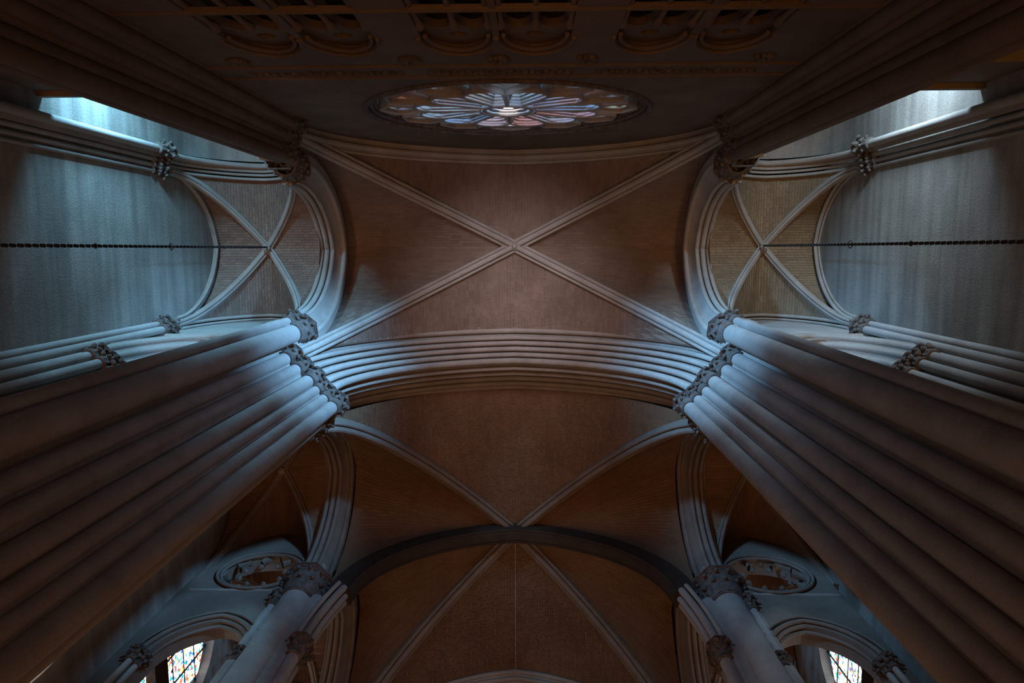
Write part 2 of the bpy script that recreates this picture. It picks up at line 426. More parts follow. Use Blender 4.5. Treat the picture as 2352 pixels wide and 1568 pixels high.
# arches between crossing and side bays, one per side and bay
def side_arch(s, yc, hs, z0, rise, label, mat=ST, outer=True):
    c = (s * 5.65, yc); B = (-s, 0, 0); parts = []
    l = [(-.20, .24, .07, 0), (-.03, .27, .075, 0), (.13, .22, .065, 0), (.36, -.22, .085, 0), (-.34, .06, .05, 0)]
    order(parts, c, (0, 1), hs + .22, z0, rise, B, l, mat)
    body = [(-.42, -.45), (-.42, -.02), (-.30, .10), (-.26, .2), (.18, .2), (.22, .08), (.33, -.16), (.42, -.22), (.42, -.45)]
    parts.append(('arch_body', arch_path(c, (0, 1), hs + .22, z0, rise), B, body, mat, Vector((c[0], c[1], z0))))
    return arch(label, parts, (c[0], c[1], z0 + rise))
for s, nm in ((-1, 'left'), (1, 'right')):
    side_arch(s, 0, 1.75, 19.4, 3.45, 'tall narrow moulded arch between the crossing vault and the %s side vault' % nm)
    side_arch(s, 6.98, 1.95, 19.4, 3.55, 'dim moulded side arch of the second bay, on the %s beside the six-part vault' % nm, RIBST)
    side_arch(s, 11.75, 1.95, 19.2, 3.4, 'lower moulded side arch near the bottom edge, on the %s' % nm, RIBST)
# dark transverse arch of the second bay
parts = []
dp = [(-.22, -.3), (-.22, .28), (-.12, .36), (.12, .36), (.22, .28), (.22, -.3)]
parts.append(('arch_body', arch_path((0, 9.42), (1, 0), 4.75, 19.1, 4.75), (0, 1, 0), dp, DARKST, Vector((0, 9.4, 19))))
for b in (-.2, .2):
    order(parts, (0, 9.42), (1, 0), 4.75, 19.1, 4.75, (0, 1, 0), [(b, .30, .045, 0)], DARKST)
arch('near-black arch band passing behind the boss of the six-part vault', parts, (0, 9.42, 23.6))
# third transverse arch
parts = []
order(parts, (0, 14.85), (1, 0), 5.3, 18.3, 5.7, (0, 1, 0), [(-.36, .02, .08, 0), (-.22, .2, .08, 0), (0, .36, .1, 0), (.25, .2, .08, 0)])
parts.append(('arch_body', arch_path((0, 14.85), (1, 0), 5.3, 18.3, 5.7), (0, 1, 0), [(-.42, -.4), (-.4, 0), (-.2, .2), (0, .38), (.3, .2), (.42, 0), (.42, -.4)], ST, Vector((0, 14.8, 18))))
arch('far pointed arch just peeping over the bottom edge', parts, (0, 14.85, 23.9))
# ------------------------------------------------------------------ walls with openings
def wall_mesh(mb, O, h, t, u0, u1, z0, z1, holes, thick):
    """O origin (x,y), h direction along the wall, t direction of thickness; holes: ('arch',uc,s,zs,rise,zlow) / ('round',uc,r,zc)"""
    us = {round(u0, 4), round(u1, 4)}
    for q in holes:
        if q[0] == 'arch':
            for tt in half(12): us |= {round(q[1] - q[2] * tt, 4), round(q[1] + q[2] * tt, 4)}
        else:
            for k in range(25): us.add(round(q[1] - q[2] * cos(pi * k / 24), 4))
    us = sorted(u for u in us if u0 - 1e-6 <= u <= u1 + 1e-6)
    def hole(q, u):
        if q[0] == 'arch':
            x = abs(u - q[1]) / q[2]; return (q[5], q[3] + q[4] * g(x))
        x = min(abs(u - q[1]) / q[2], 1); hh = q[2] * sqrt(max(1 - x * x, 0)); return (q[3] - hh, q[3] + hh)
    def P(u, z, k): return (O[0] + h[0] * u + t[0] * thick * k, O[1] + h[1] * u + t[1] * thick * k, z)
    def quad(p):
        i = len(mb.v); mb.v += p; mb.f.append((i, i + 1, i + 2, i + 3))
    for a, b in zip(us[:-1], us[1:]):
        m = (a + b) / 2
        act = sorted([q for q in holes if abs(m - q[1]) < q[2]], key=lambda q: hole(q, m)[0])
        lo = [z0, z0]
        for q in act + [None]:
            if q is None: hi = [z1, z1]; nxt = None
            else:
                ha, hb = hole(q, a), hole(q, b); hi = [ha[0], hb[0]]; nxt = [ha[1], hb[1]]
            if hi[0] - lo[0] > 1e-5 or hi[1] - lo[1] > 1e-5:
                for k in (0, 1): quad([P(a, lo[0], k), P(b, lo[1], k), P(b, hi[1], k), P(a, hi[0], k)])
            if q is not None:
                if q[0] != 'arch' or q[5] > z0 + .01: quad([P(a, hi[0], 0), P(b, hi[1], 0), P(b, hi[1], 1), P(a, hi[0], 1)])
                quad([P(a, nxt[0], 0), P(b, nxt[1], 0), P(b, nxt[1], 1), P(a, nxt[0], 1)])
                lo = nxt
    for u in (u0, u1):
        quad([P(u, z0, 0), P(u, z1, 0), P(u, z1, 1), P(u, z0, 1)])
    for q in holes:
        if q[0] == 'arch':
            for sg in (-1, 1):
                u = q[1] + sg * q[2]; quad([P(u, q[5], 0), P(u, q[3], 0), P(u, q[3], 1), P(u, q[5], 1)])
def wall(name, label, O, h, t, u0, u1, z0, z1, holes, thick, mat=WALL):
    m = MB(); wall_mesh(m, O, h, t, u0, u1, z0, z1, holes, thick)
    o = m.build(name, mat, smooth=False)
    tag(o, label, 'wall', None, 'structure'); return o
TOP = 24.6
# rose wall, with the triforium arcade openings
trif = [-3.5, -2.33, -.58, .58, 2.3, 3.5]
holes = [('round', 0, 3.15, 17.3)] + [('arch', u, .53, 11.35, .85, 9.2) for u in trif]
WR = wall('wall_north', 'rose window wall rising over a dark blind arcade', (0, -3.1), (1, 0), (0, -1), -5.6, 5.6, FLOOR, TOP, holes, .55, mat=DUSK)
# end walls far left and right
for s, nm in ((-1, 'left'), (1, 'right')):
    wall('wall_west' if s < 0 else 'wall_east', 'tall flat stained end wall of pale ashlar on the %s, lit cold blue' % nm, (s * 9.0, 0), (0, 1), (s, 0), -6.4, 20, FLOOR, TOP,
         [('arch', 7.55, .62, 13.2, 1.5, 6.0), ('arch', 11.35, 1.25, 19.1, 1.75, 10.0)], .5)
    # wall between side bay and rose bay, north of pier
    wall('wall_partition', 'plain dark partition wall behind the %s rose-side pier' % nm, (s * 5.7, 0), (0, 1), (s, 0), -6.4, -2.9, FLOOR, TOP, [], .4)
    # north closing wall of the recess with its window
    wall('wall_recess', 'north closing wall of the %s side bay holding a lancet' % nm, (s * 7.5, -6.3), (1, 0), (0, -1), -1.6, 1.6, FLOOR, TOP, [('arch', 0, .9, 18, 2.2, 12)], .3)
    # wall over the narrow arch in front of the recess
    wall('wall_screen', 'arched screen wall opening to the bright recess, on the %s' % nm, (s * 7.4, -2.34), (1, 0), (0, -1), -1.6, 1.45, FLOOR, TOP, [('arch', 0, 1.44, 19.4, 2.72, FLOOR)], .10, mat=ST)
    # south wall of the side bay: opening with three orders
    wall('wall_transept', 'thick wall over the stepped low arch beside the %s crossing pier' % nm, (s * 7.4, 2.12), (1, 0), (0, 1), -1.6, 1.6, FLOOR, TOP, [('arch', 0, 1.32, 14.9, 2.55, FLOOR)], 2.5, mat=ST)
    # spandrel walls above the side arches
    wall('wall_spandrel', 'spandrel above the narrow arch of the %s side bay' % nm, (s * 5.44, 0), (0, 1), (s, 0), -2.9, 2.7, 18.3, TOP, [('arch', 0, 1.99, 19.4, 3.6, 18.3)], .45, mat=ST)
    wall('wall_clerestory', 'wall over the two dim side arches of the second bay, on the %s' % nm, (s * 5.30, 0), (0, 1), (s, 0), 4.5, 14.6, 17.8, TOP,
         [('arch', 6.98, 2.18, 19.4, 3.6, 17.8), ('arch', 11.75, 2.18, 19.2, 3.5, 17.8)], .6, mat=RIBST)
    # oculus wall
    wall('wall_oculus', 'wall pierced by an oculus over a pointed opening, behind the %s second-bay pier' % nm, (s * 7.2, 9.15), (1, 0), (0, 1), -1.85, 1.6, FLOOR, TOP,
         [('arch', s * -.05, 1.12, 15.75, 1.55, FLOOR), ('round', 0, 1.12, 20.1)], .5, mat=RIBST)
    # recess barrel vault
    m = MB(); path = arch_path((s * 7.45, -2.7), (1, 0), 1.55, 20.2, 2.2); V = []; Fc = []
    for p in path: V += [(p.x, -2.6, p.z), (p.x, -6.35, p.z)]
    for i in range(len(path) - 1): Fc.append((2 * i, 2 * i + 1, 2 * i + 3, 2 * i + 2))
    o = mesh_obj('barrel_vault', V, Fc, WALL); tag(o, 'bright barrel ceiling of the %s north recess' % nm, 'vault')
    # far south walls
wall('wall_south', 'far closing wall of the church beyond the bottom edge', (0, 20), (1, 0), (0, 1), -9.5, 9.5, FLOOR, TOP, [], .4)
m = MB(); m.box(-9.6, 9.6, -6.8, 20.4, FLOOR - .3, FLOOR); o = m.build('floor', FLOORM, smooth=False); tag(o, 'worn stone church floor', 'floor', None, 'structure')
m = MB(); m.box(-9.6, 9.6, -6.8, 20.4, TOP, TOP + .3); o = m.build('ceiling', WALL, smooth=False); tag(o, 'roof slab above the vaults', 'ceiling', None, 'structure')
# ---- details on the rose wall: triforium backs, colonnettes, string courses, carved frieze
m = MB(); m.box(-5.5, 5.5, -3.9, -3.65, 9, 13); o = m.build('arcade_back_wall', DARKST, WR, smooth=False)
for u in trif:
    parts = MB()
    sweep(parts, arch_path((u, -3.08), (1, 0), .57, 11.35, .92, 10), (0, 1, 0), [(.032 * sin(k), .032 * cos(k)) for k in [2 * pi * j / 8 for j in range(8)]], center=Vector((u, -3.08, 11.3)))
    sweep(parts, arch_path((u, -3.12), (1, 0), .47, 11.35, .78, 10), (0, 1, 0), [(.035 * sin(k), .035 * cos(k)) for k in [2 * pi * j / 8 for j in range(8)]], center=Vector((u, -3.12, 11.3)))
    parts.build('arcade_hood', DUSK, WR, recalc=True)
    # tracery plate: two lancets and an oculus
    p = MB(); wall_mesh(p, (u, -3.22), (1, 0), (0, -1), -.53, .53, 9.2, 12.2,
        [('arch', -.245, .19, 10.95, .36, 9.3), ('arch', .245, .19, 10.95, .36, 9.3), ('round', 0, .14, 11.62)], .12)
    p.build('arcade_tracery', DUSK, WR, smooth=False)
    c = MB()
    for k in (-.49, 0, .49): c.lathe([(.06, 0), (.045, .08), (.04, 1.5), (.06, 1.56), (.08, 1.68), (.08, 1.72)], 10, u + k, -3.16, 9.25)
    c.build('colonnette', DUSK, WR)
def ledge(name, x0, x1, y, z, prof, parent, mat=ST, d=1):
    """moulded string course along x; prof = (projection, z)"""
    V = []; n = len(prof)
    for x in (x0, x1): V += [(x, y + d * p, z + q) for p, q in prof]
    Fc = [(k, (k + 1) % n, n + (k + 1) % n, n + k) for k in range(n)] + [tuple(range(n))[::-1], tuple(range(n, 2 * n))]
    return mesh_obj(name, V, Fc, mat, parent, recalc=True, smooth=False)
STR = [(-.1, 0), (.01, .0), (.02, .02), (.035, .03), (.045, .05), (.045, .08), (.02, .10), (-.1, .11)]
ledge('string_course', -5.2, 5.2, -3.1, 10.05, [(p * .6, q * 1.0) for p, q in STR], WR, DUSK)
ledge('string_course', -5.2, 5.2, -3.1, 12.95, STR, WR, DUSK)
ledge('string_course', -5.2, 5.2, -3.1, 13.75, STR, WR, DUSK)
# carved frieze: rows of leaf bosses between the two strings, panels over each arcade group
m = MB()
for (a0, a1) in ((-4.4, -1.7), (-1.25, 1.25), (1.7, 4.4)):
    x = a0
    while x < a1:
        zz = 13.45 + .05 * sin(x * 23)
        m.lathe([(.004, -.06), (.04, -.045), (.062, 0), (.04, .045), (.004, .06)], 7, x, -3.09, zz)
        m.lathe([(.004, -.03), (.03, -.02), (.004, .03)], 6, x + .06, -3.08, zz + .10)
        x += random.uniform(.1, .15)
m.build('carved_frieze', CARV, WR, kind='stuff')
for u in (-1.45, 1.45, -4.3, 4.3, 0):
    m = MB()
    for k in range(9):
        a = 2 * pi * k / 9; m.lathe([(.004, -.07), (.05, -.04), (.06, 0), (.03, .06), (.004, .08)], 7, u + .15 * cos(a) * (1 if k % 2 else .6), -3.07, 12.55 + .13 * sin(a))
    m.build('carved_corbel', CARV, WR)
# ------------------------------------------------------------------ rose window
RW = thing('window_1', 'oblique traceried rose window glowing blue-white high on the north wall', 'window', (0, -3.6, 17.3), None, 'structure')
RC = (0, 17.3); RY = -3.42
def tube(mb, pts, rad, seg=6, closed=True, depth=1.0, y=RY):
    """bar in the window plane; pts (x,z); cross-section rad wide, rad*depth deep along y"""
    n = len(pts); i0 = len(mb.v)
    for i in range(n):
        a = pts[(i - 1) % n] if (closed or i > 0) else pts[i]; b = pts[(i + 1) % n] if (closed or i < n - 1) else pts[i]
        t = Vector((b[0] - a[0], b[1] - a[1])); t = t.normalized() if t.length > 1e-9 else Vector((1, 0)); nn = Vector((-t.y, t.x))
        for k in range(seg):
            q = 2 * pi * (k + .5) / seg
            mb.v.append((pts[i][0] + nn.x * rad * cos(q), y + rad * depth * sin(q), pts[i][1] + nn.y * rad * cos(q)))
    for i in range(n if closed else n - 1):
        for k in range(seg):
            j = (i + 1) % n; k2 = (k + 1) % seg
            mb.f.append((i0 + i * seg + k, i0 + i * seg + k2, i0 + j * seg + k2, i0 + j * seg + k))
def circ(cx, cz, rr, n=32): return [(cx + rr * cos(2 * pi * k / n), cz + rr * sin(2 * pi * k / n)) for k in range(n)]
def petal(ang, r0, r1, hw0, hw1, n=9):
    """leaf-headed light between radii r0 and r1"""
    L = []; ca, sa = cos(ang), sin(ang)
    pts = [(r0, -hw0)]
    pts += [(r0 + (r1 - hw1 - r0) * k / 6, -(hw0 + (hw1 - hw0) * k / 6)) for k in range(1, 7)]
    pts += [(r1 - hw1 + hw1 * sin(pi * k / n), -hw1 * cos(pi * k / n)) for k in range(1, n)]
    pts += [(r0 + (r1 - hw1 - r0) * k / 6, (hw0 + (hw1 - hw0) * k / 6)) for k in range(6, 0, -1)] + [(r0, hw0)]
    return [(RC[0] + p * ca - q * sa, RC[1] + p * sa + q * ca) for p, q in pts]
m = MB()
for k, (rr, y, rad) in enumerate(((3.18, -3.1, .07), (3.06, -3.16, .05), (2.97, -3.22, .045))): tube(m, circ(0, 17.3, rr, 64), rad, 8, True, 1, y)
m.build('rose_surround', CARV, RW)
m = MB()
for rr, y, rad in ((.30, -3.22, .045), (.42, -3.17, .045), (.54, -3.12, .05)): tube(m, circ(0, 17.3, rr, 40), rad, 8, True, .7, y)
m.build('central_ring', ST, RW)
def ribbon(mb, pts, wd, y0, y1):
    """closed bar along pts in the window plane, wd half-width, from depth y0 (front) to y1 (back)"""
    n = len(pts); i0 = len(mb.v)
    for i in range(n):
        a = pts[(i - 1) % n]; b = pts[(i + 1) % n]; t = Vector((b[0] - a[0], b[1] - a[1])).normalized(); nn = Vector((-t.y, t.x))
        for (q, y) in ((-wd, y1), (-wd, y0 - wd * .6), (-wd * .4, y0), (wd * .4, y0), (wd, y0 - wd * .6), (wd, y1)):
            mb.v.append((pts[i][0] + nn.x * q, y, pts[i][1] + nn.y * q))
    for i in range(n):
        j = (i + 1) % n
        for k in range(6): k2 = (k + 1) % 6; mb.f.append((i0 + i * 6 + k, i0 + i * 6 + k2, i0 + j * 6 + k2, i0 + j * 6 + k))
for k in range(12):
    an = pi / 12 + k * pi / 6
    m = MB()
    for q in range(6):
        off = .046 * q; ribbon(m, petal(an, .64 + off * .5, 2.10 - off * .5, .15 - off * .4, .43 - off), .034 if q == 0 else .02, -3.09 - .065 * q, -3.18 - .065 * q)
    m.build('petal_tracery', ST, RW)
    m = MB(); V = petal(an, .62, 2.02, .14, .42)
    m.v = [(x, -3.55, z) for x, z in V]; m.f = [tuple(range(len(V)))]; m.build('petal_pane', GLASSP, RW, smooth=False)
    if k in (8, 9):
        m = MB(); m.v = [(RC[0] + p * cos(an) - q * sin(an), -3.26, RC[1] + p * sin(an) + q * cos(an)) for p, q in ((1.45, -.12), (1.75, -.2), (1.92, 0), (1.75, .2), (1.45, .12))]
        m.f = [(0, 1, 2, 3, 4)]; m.build('petal_head_pane', GLASSR, RW, smooth=False)
    a2 = k * pi / 6; ca, sa = cos(a2), sin(a2); m = MB()
    def Q(p, q): return (RC[0] + p * ca - q * sa, RC[1] + p * sa + q * ca)
    tri = [Q(1.70, 0), Q(2.0, -.22), Q(2.3, -.46), Q(2.62, -.50), Q(2.80, -.2), Q(2.9, 0), Q(2.80, .2), Q(2.62, .50), Q(2.3, .46), Q(2.0, .22)]
    ribbon(m, tri, .045, -3.12, -3.4)
    ribbon(m, [(x * .93 + .07 * Q(2.4, 0)[0], z * .93 + .07 * Q(2.4, 0)[1]) for x, z in [Q((p), q) for p, q in ((1.85, 0), (2.15, -.2), (2.35, -.36), (2.6, -.38), (2.78, 0), (2.6, .38), (2.35, .36), (2.15, .2))]], .03, -3.2, -3.45)
    for (p, q) in ((2.44, -.19), (2.44, .19), (2.14, 0)): ribbon(m, [(Q(p, q)[0] + .14 * cos(2 * pi * j / 14), Q(p, q)[1] + .14 * sin(2 * pi * j / 14)) for j in range(14)], .025, -3.26, -3.5)
    m.build('outer_tracery', ST, RW)
    lit = k % 3 == 0
    m = MB(); m.v = [(x, -3.30 if lit else -3.50, z) for x, z in [Q(p, q) for p, q in ((2.25, -.1), (2.45, -.33), (2.62, -.2), (2.7, 0), (2.62, .2), (2.45, .33), (2.25, .1))]]; m.f = [tuple(range(7))]
    m.build('outer_pane', GLASSR if lit else GLASSP, RW, smooth=False)
m = MB(); m.v = [(x, -3.26, z) for x, z in circ(0, 17.3, .30, 24)]; m.f = [tuple(range(24))]; m.build('central_pane', glass('warm_glass', 1.0, [(1, .8, .62), (1, .7, .5)], 3, .6), RW, smooth=False)
m = MB(); ring = circ(0, 17.3, 3.3, 48); m.v = [(x, -4.0, z) for x, z in ring]; m.f = [tuple(range(48))]; m.build('rose_backing', DARKST, RW, smooth=False)
m = MB(); m.v = [(x, y, z) for y in (-3.6, -4.0) for x, z in circ(0, 17.3, 3.15, 48)]; m.f = [(k, (k + 1) % 48, 48 + (k + 1) % 48, 48 + k) for k in range(48)]; m.build('rose_reveal', WALL, RW)
# ------------------------------------------------------------------ capitals
CAPM = {}
def capital_mesh(rr, top, hgt, key, seg=8, leaves=8):
    if key in CAPM: return CAPM[key]
    m = MB()
    m.lathe([(rr, -.05), (rr + .035, -.045), (rr + .055, -.015), (rr + .04, .02), (rr * 1.02, .03), (rr * 1.08, hgt * .4), (rr * 1.3, hgt * .7), (top * .86, hgt * .86)], 18, cap=False)
    rnd = random.Random(sum(ord(ch) for ch in key))
    for tier, (z0, z1, out, n) in enumerate(((.04, hgt * .50, rr * 1.32, leaves), (hgt * .3, hgt * .84, top * .92, leaves))):
        for k in range(n):
            a = 2 * pi * (k + .5 * tier) / n + rnd.uniform(-.06, .06); ca, sa = cos(a), sin(a)
            w = pi * rr / n * 1.1; prof = [(rr * 1.02, z0, w), (rr * 1.2, z0 + (z1 - z0) * .5, w * 1.35), ((rr + out) / 2 + .02, z0 + (z1 - z0) * .85, w * 1.2), (out + .02, z1, w * .6), (out + .05, z1 - .07, w * .35)]
            V = []
            for (p, z, ww) in prof:
                for q in (-1, 1): V.append((p * ca - q * ww * sa, p * sa + q * ww * ca, z))
                V.append(((p + .035) * ca, (p + .035) * sa, z + .005))
            Fc = []
            for j in range(len(prof) - 1):
                b0, b1 = 3 * j, 3 * j + 3; Fc += [(b0, b0 + 2, b1 + 2, b1), (b0 + 2, b0 + 1, b1 + 1, b1 + 2), (b0, b1, b1 + 1, b0 + 1)]
            m.add(V, Fc)
            bx, by = (out + .045) * ca, (out + .045) * sa
            q = rnd.uniform(.8, 1.25); m.lathe([(.004, -.06 * q), (.04 * q, -.04), (.05 * q, 0), (.03, .035), (.004, .045)], 6, bx, by, z1 - .055); m.lathe([(.004, -.03), (.03, -.01), (.004, .03)], 5, (rr * 1.2) * cos(a + .35), (rr * 1.2) * sin(a + .35), z0 + (z1 - z0) * .6)
    # octagonal moulded abacus
    for (z0, z1, q) in ((hgt * .84, hgt * .90, .90), (hgt * .90, hgt * .94, .98), (hgt * .95, hgt, 1.06)):
        m.prism([(top * q * cos(2 * pi * (k + .5) / seg) * 1.05, top * q * sin(2 * pi * (k + .5) / seg) * 1.05) for k in range(seg)], z0, z1)
    me = bpy.data.meshes.new('capital'); me.from_pydata(m.v, [], m.f); me.materials.append(CARV)
    b = bmesh.new(); b.from_mesh(me); bmesh.ops.recalc_face_normals(b, faces=b.faces); b.to_mesh(me); b.free()
    me.polygons.foreach_set('use_smooth', [True] * len(me.polygons)); me.set_sharp_from_angle(angle=math.radians(35))
    CAPM[key] = me; return me
SHM = {}
def shaft(T, x, y, rr, z1, cap=None, z0=FLOOR, mat=SHAFT, hgt=.6, caph=None, leaves=8):
    key = (round(rr, 3), round(z1, 2), round(z0, 2), mat.name)
    if key not in SHM:
        m = MB()
        pr = [(rr + .09, 0), (rr + .09, .12), (rr + .03, .2), (rr, .3)] if z0 == FLOOR else [(rr, 0)]
        m.lathe(pr + [(rr, z1 - z0)], 22)
        me = bpy.data.meshes.new('shaft'); me.from_pydata(m.v, [], m.f); me.materials.append(mat)
        me.polygons.foreach_set('use_smooth', [True] * len(me.polygons)); me.set_sharp_from_angle(angle=math.radians(40)); SHM[key] = me
    inst('shaft', SHM[key], (x, y, z0), T)
    if cap: inst('capital', capital_mesh(rr, cap, hgt, 'c%.2f_%.2f_%.2f_%d' % (rr, cap, hgt, leaves), leaves=leaves), (x, y, z1), T, rz=random.uniform(-.2, .2))
def core(T, poly, z0, z1, s, mat=SHAFT, name='pier_core'):
    m = MB(); p = [(s * -x, y) for x, y in poly]
    if s > 0: p = p[::-1]
    m.prism(p, z0, z1); m.build(name, mat, T, smooth=False, recalc=True)
# ---- piers
for s, nm in ((-1, 'left'), (1, 'right')):
    X = lambda x: -s * x          # x given for the left side (negative)
    # south crossing pier
    T = thing('clustered_pier', 'clustered pier of tall round shafts carrying the blue-lit crossing arch, on the %s' % nm, 'pier', (X(-5.6), 3.2, FLOOR))
    zc = 17.75
    for (x, y, rr, cp) in ((-5.50, 2.66, .165, .30), (-5.24, 2.92, .15, .27), (-4.96, 3.21, .165, .29), (-4.77, 3.43, .125, .23), (-4.58, 3.64, .125, .23), (-4.40, 3.86, .17, .30),
                           (-4.72, 4.30, .11, .24), (-4.98, 4.55, .11, .24)):
        shaft(T, X(x), y, rr, zc, cp)
    shaft(T, X(-5.72), 1.83, .115, 18.75, .24); shaft(T, X(-5.60), 2.14, .25, 18.65, .44, hgt=.8, leaves=10)
    # thin fillet shafts in the hollows
    for (x, y) in ((-5.40, 2.80), (-5.13, 3.07), (-4.69, 3.54), (-4.5, 3.74), (-4.88, 3.32)):
        shaft(T, X(x) + s * -0.0, y, .045, zc + .1)
    core(T, [(-6.1, 1.85), (-5.75, 1.85), (-5.62, 2.5), (-5.36, 2.72), (-5.36, 2.85), (-5.1, 2.95), (-5.1, 3.13), (-4.85, 3.2), (-4.85, 3.36), (-4.66, 3.42), (-4.66, 3.58), (-4.5, 3.62), (-4.42, 3.8), (-4.5, 4.0), (-4.72, 4.22), (-5.0, 4.62), (-5.9, 4.62), (-6.1, 4.3)], FLOOR, 18.3, s)
    core(T, [(-6.1, 1.8), (-5.66, 1.8), (-5.5, 2.05), (-5.36, 2.6), (-5.36, 4.6), (-6.1, 4.6)], 18.2, 20.2, s, name='springer_block', mat=ST)
    # north crossing pier
    T = thing('clustered_pier', 'shadowed clustered pier between the rose wall and the %s side bay' % nm, 'pier', (X(-5.7), -2.7, FLOOR))
    for (x, y, rr, cp, z) in ((-5.30, -2.72, .13, .25, zc), (-5.12, -2.98, .12, .22, zc), (-5.42, -2.42, .13, .25, zc), (-5.42, -2.24, .15, .26, 18.6), (-5.62, -2.19, .10, .2, 18.7)):
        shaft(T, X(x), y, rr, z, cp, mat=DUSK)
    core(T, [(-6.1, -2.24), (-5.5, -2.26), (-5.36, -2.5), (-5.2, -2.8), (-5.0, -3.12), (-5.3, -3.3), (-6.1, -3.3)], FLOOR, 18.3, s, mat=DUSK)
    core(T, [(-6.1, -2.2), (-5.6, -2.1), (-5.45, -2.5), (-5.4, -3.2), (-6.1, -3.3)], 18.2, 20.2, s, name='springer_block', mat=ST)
    inst('capital', capital_mesh(.24, .40, .75, 'side_springer', leaves=10), (X(-5.60), -2.10, 18.72), T)
    inst('capital', capital_mesh(.14, .26, .7, 'side_springer_small', leaves=8), (X(-5.95), -2.22, 18.75), T)
    # second-bay pier B
    T = thing('clustered_pier', 'stout round pier with a wide foliate bell capital beside the dark arch, on the %s' % nm, 'pier', (X(-5.7), 9.3, FLOOR))
    shaft(T, X(-5.66), 9.25, .43, 18.35, .68, hgt=1.05, leaves=12)
    shaft(T, X(-6.15), 9.1, .10, 17.9, .2); shaft(T, X(-5.15), 9.2, .10, 18.4, .2)
    shaft(T, X(-4.90), 9.20, .15, 15.7, .30, hgt=.6)
    shaft(T, X(-4.95), 9.55, .12, 15.9, .24)
    m = MB()
    for (dy, dx, rr) in ((-.12, 0, .10), (.10, .05, .09), (.28, 0, .10), (-.27, -.12, .06)):
        pth = [Vector((X(-4.90 + dx + .30 * (k / 8) ** 2), 9.3 + dy, 16.25 + 2.9 * k / 8)) for k in range(9)]
        i0 = len(m.v)
        for p in pth:
            for k in range(12): a = 2 * pi * k / 12; m.v.append((p.x + rr * cos(a), p.y + rr * sin(a), p.z))
        for j in range(8):
            for k in range(12): k2 = (k + 1) % 12; m.f.append((i0 + j * 12 + k, i0 + j * 12 + k2, i0 + j * 12 + 12 + k2, i0 + j * 12 + 12 + k))
        m.f.append(tuple(i0 + 96 + k for k in range(12)))
    m.build('arch_springer', ST, T)
    core(T, [(-6.3, 9.1), (-5.9, 9.02), (-5.1, 9.05), (-4.95, 9.15), (-4.95, 9.6), (-5.4, 9.7), (-6.2, 9.65)], FLOOR, 18.5, s)
    core(T, [(-6.1, 8.95), (-5.4, 8.95), (-5.35, 9.1), (-5.35, 9.7), (-5.5, 9.8), (-6.1, 9.8)], 19.3, 20.2, s, name='springer_block', mat=ST)
    # window-jamb shafts of pointed opening
    T = thing('jamb_shafts', 'slim jamb shafts with capitals of the pointed opening under the %s oculus' % nm, 'column', (X(-7.2), 9.0, FLOOR))
    for (x, y) in ((-6.08, 9.06), (-6.2, 9.2), (-8.42, 9.06), (-8.3, 9.2)): shaft(T, X(x), y, .07, 15.3, .15, hgt=.42)
    # mouldings round pointed opening and oculus
    parts = []
    order(parts, (X(-7.22), 9.1), (1, 0), 1.22, 15.75, 1.65, (0, 1, 0), [(0, 0, .055, 0), (-.02, -.16, .04, 0), (.1, .08, .05, 0), (.22, .14, .05, 0)], RIBST)
    arch('moulded pointed head of the opening under the %s oculus' % nm, parts, (X(-7.22), 9.1, 17.4))
    T = thing('oculus', 'cusped round oculus above the pointed opening, on the %s' % nm, 'window', (X(-7.2), 9.1, 20.1))
    m = MB()
    for (rr, y, rad) in ((1.2, 9.1, .05), (1.1, 9.14, .05)): tube(m, circ(X(-7.2), 20.1, rr, 40), rad, 8, True, 1, y)
    m.build('oculus_ring', RIBST, T)
    for k in range(8):
        a = 2 * pi * k / 8; m = MB()
        # cusp: curved tooth pointing inward between foils
        c0 = (X(-7.2) + .86 * cos(a), 20.1 + .86 * sin(a))
        arc = [(c0[0] + .30 * cos(a + pi / 2 + .3 + (pi - .6) * -1 * j / 8 * 1.0 + 0), c0[1] + .30 * sin(a + pi / 2 + .3 - (pi - .6) * j / 8)) for j in range(9)]
        tube(m, arc, .05, 6, False, 2.2, 9.3)
        tx = (X(-7.2) + .62 * cos(a + pi / 8), 20.1 + .62 * sin(a + pi / 8))
        m.lathe([(.004, -.08), (.07, -.03), (.08, .02), (.004, .09)], 8, tx[0], 9.28, tx[1])
        m.build('cusp', RIBST, T)
    ledge('string_course', X(-7.2) - 1.7, X(-7.2) + 1.7, 9.15, 18.85, [(-p * .8, q * .8) for p, q in STR], None) if False else None
    # side bay corner shafts (south-outer) and north-outer
    T = thing('corner_shafts', 'pair of slender shafts with capitals in the corner of the %s end wall' % nm, 'column', (X(-8.85), 1.9, FLOOR))
    shaft(T, X(-8.88), 1.86, .085, 18.35, .17, hgt=.5); shaft(T, X(-8.72), 1.98, .095, 18.25, .19, hgt=.5)
    T = thing('jamb_shafts', 'three stepped shafts with block capitals carrying the low arch on the %s' % nm, 'column', (X(-8.2), 2.3, FLOOR))
    for (x, y) in ((-8.42, 2.12), (-8.22, 2.27), (-8.02, 2.47)): shaft(T, X(x), y, .10, 14.6, .17, hgt=.5)
    core(T, [(-8.9, 2.05), (-8.5, 2.05), (-8.45, 2.2), (-8.3, 2.25), (-8.25, 2.4), (-8.08, 2.45), (-8.05, 4.5), (-8.9, 4.5)], FLOOR, 15.0, s, name='jamb')
    T = thing('corner_shafts', 'brightly lit slender shaft and capital beside the %s recess' % nm, 'column', (X(-8.8), -2.5, FLOOR))
    shaft(T, X(-8.80), -2.53, .10, 18.7, .22, hgt=.6)
    for (x, y, rr) in ((-8.93, -2.28, .055), (-8.95, -2.13, .05), (-8.97, -1.99, .04)): shaft(T, X(x), y, rr, 18.7, .15, hgt=.6)
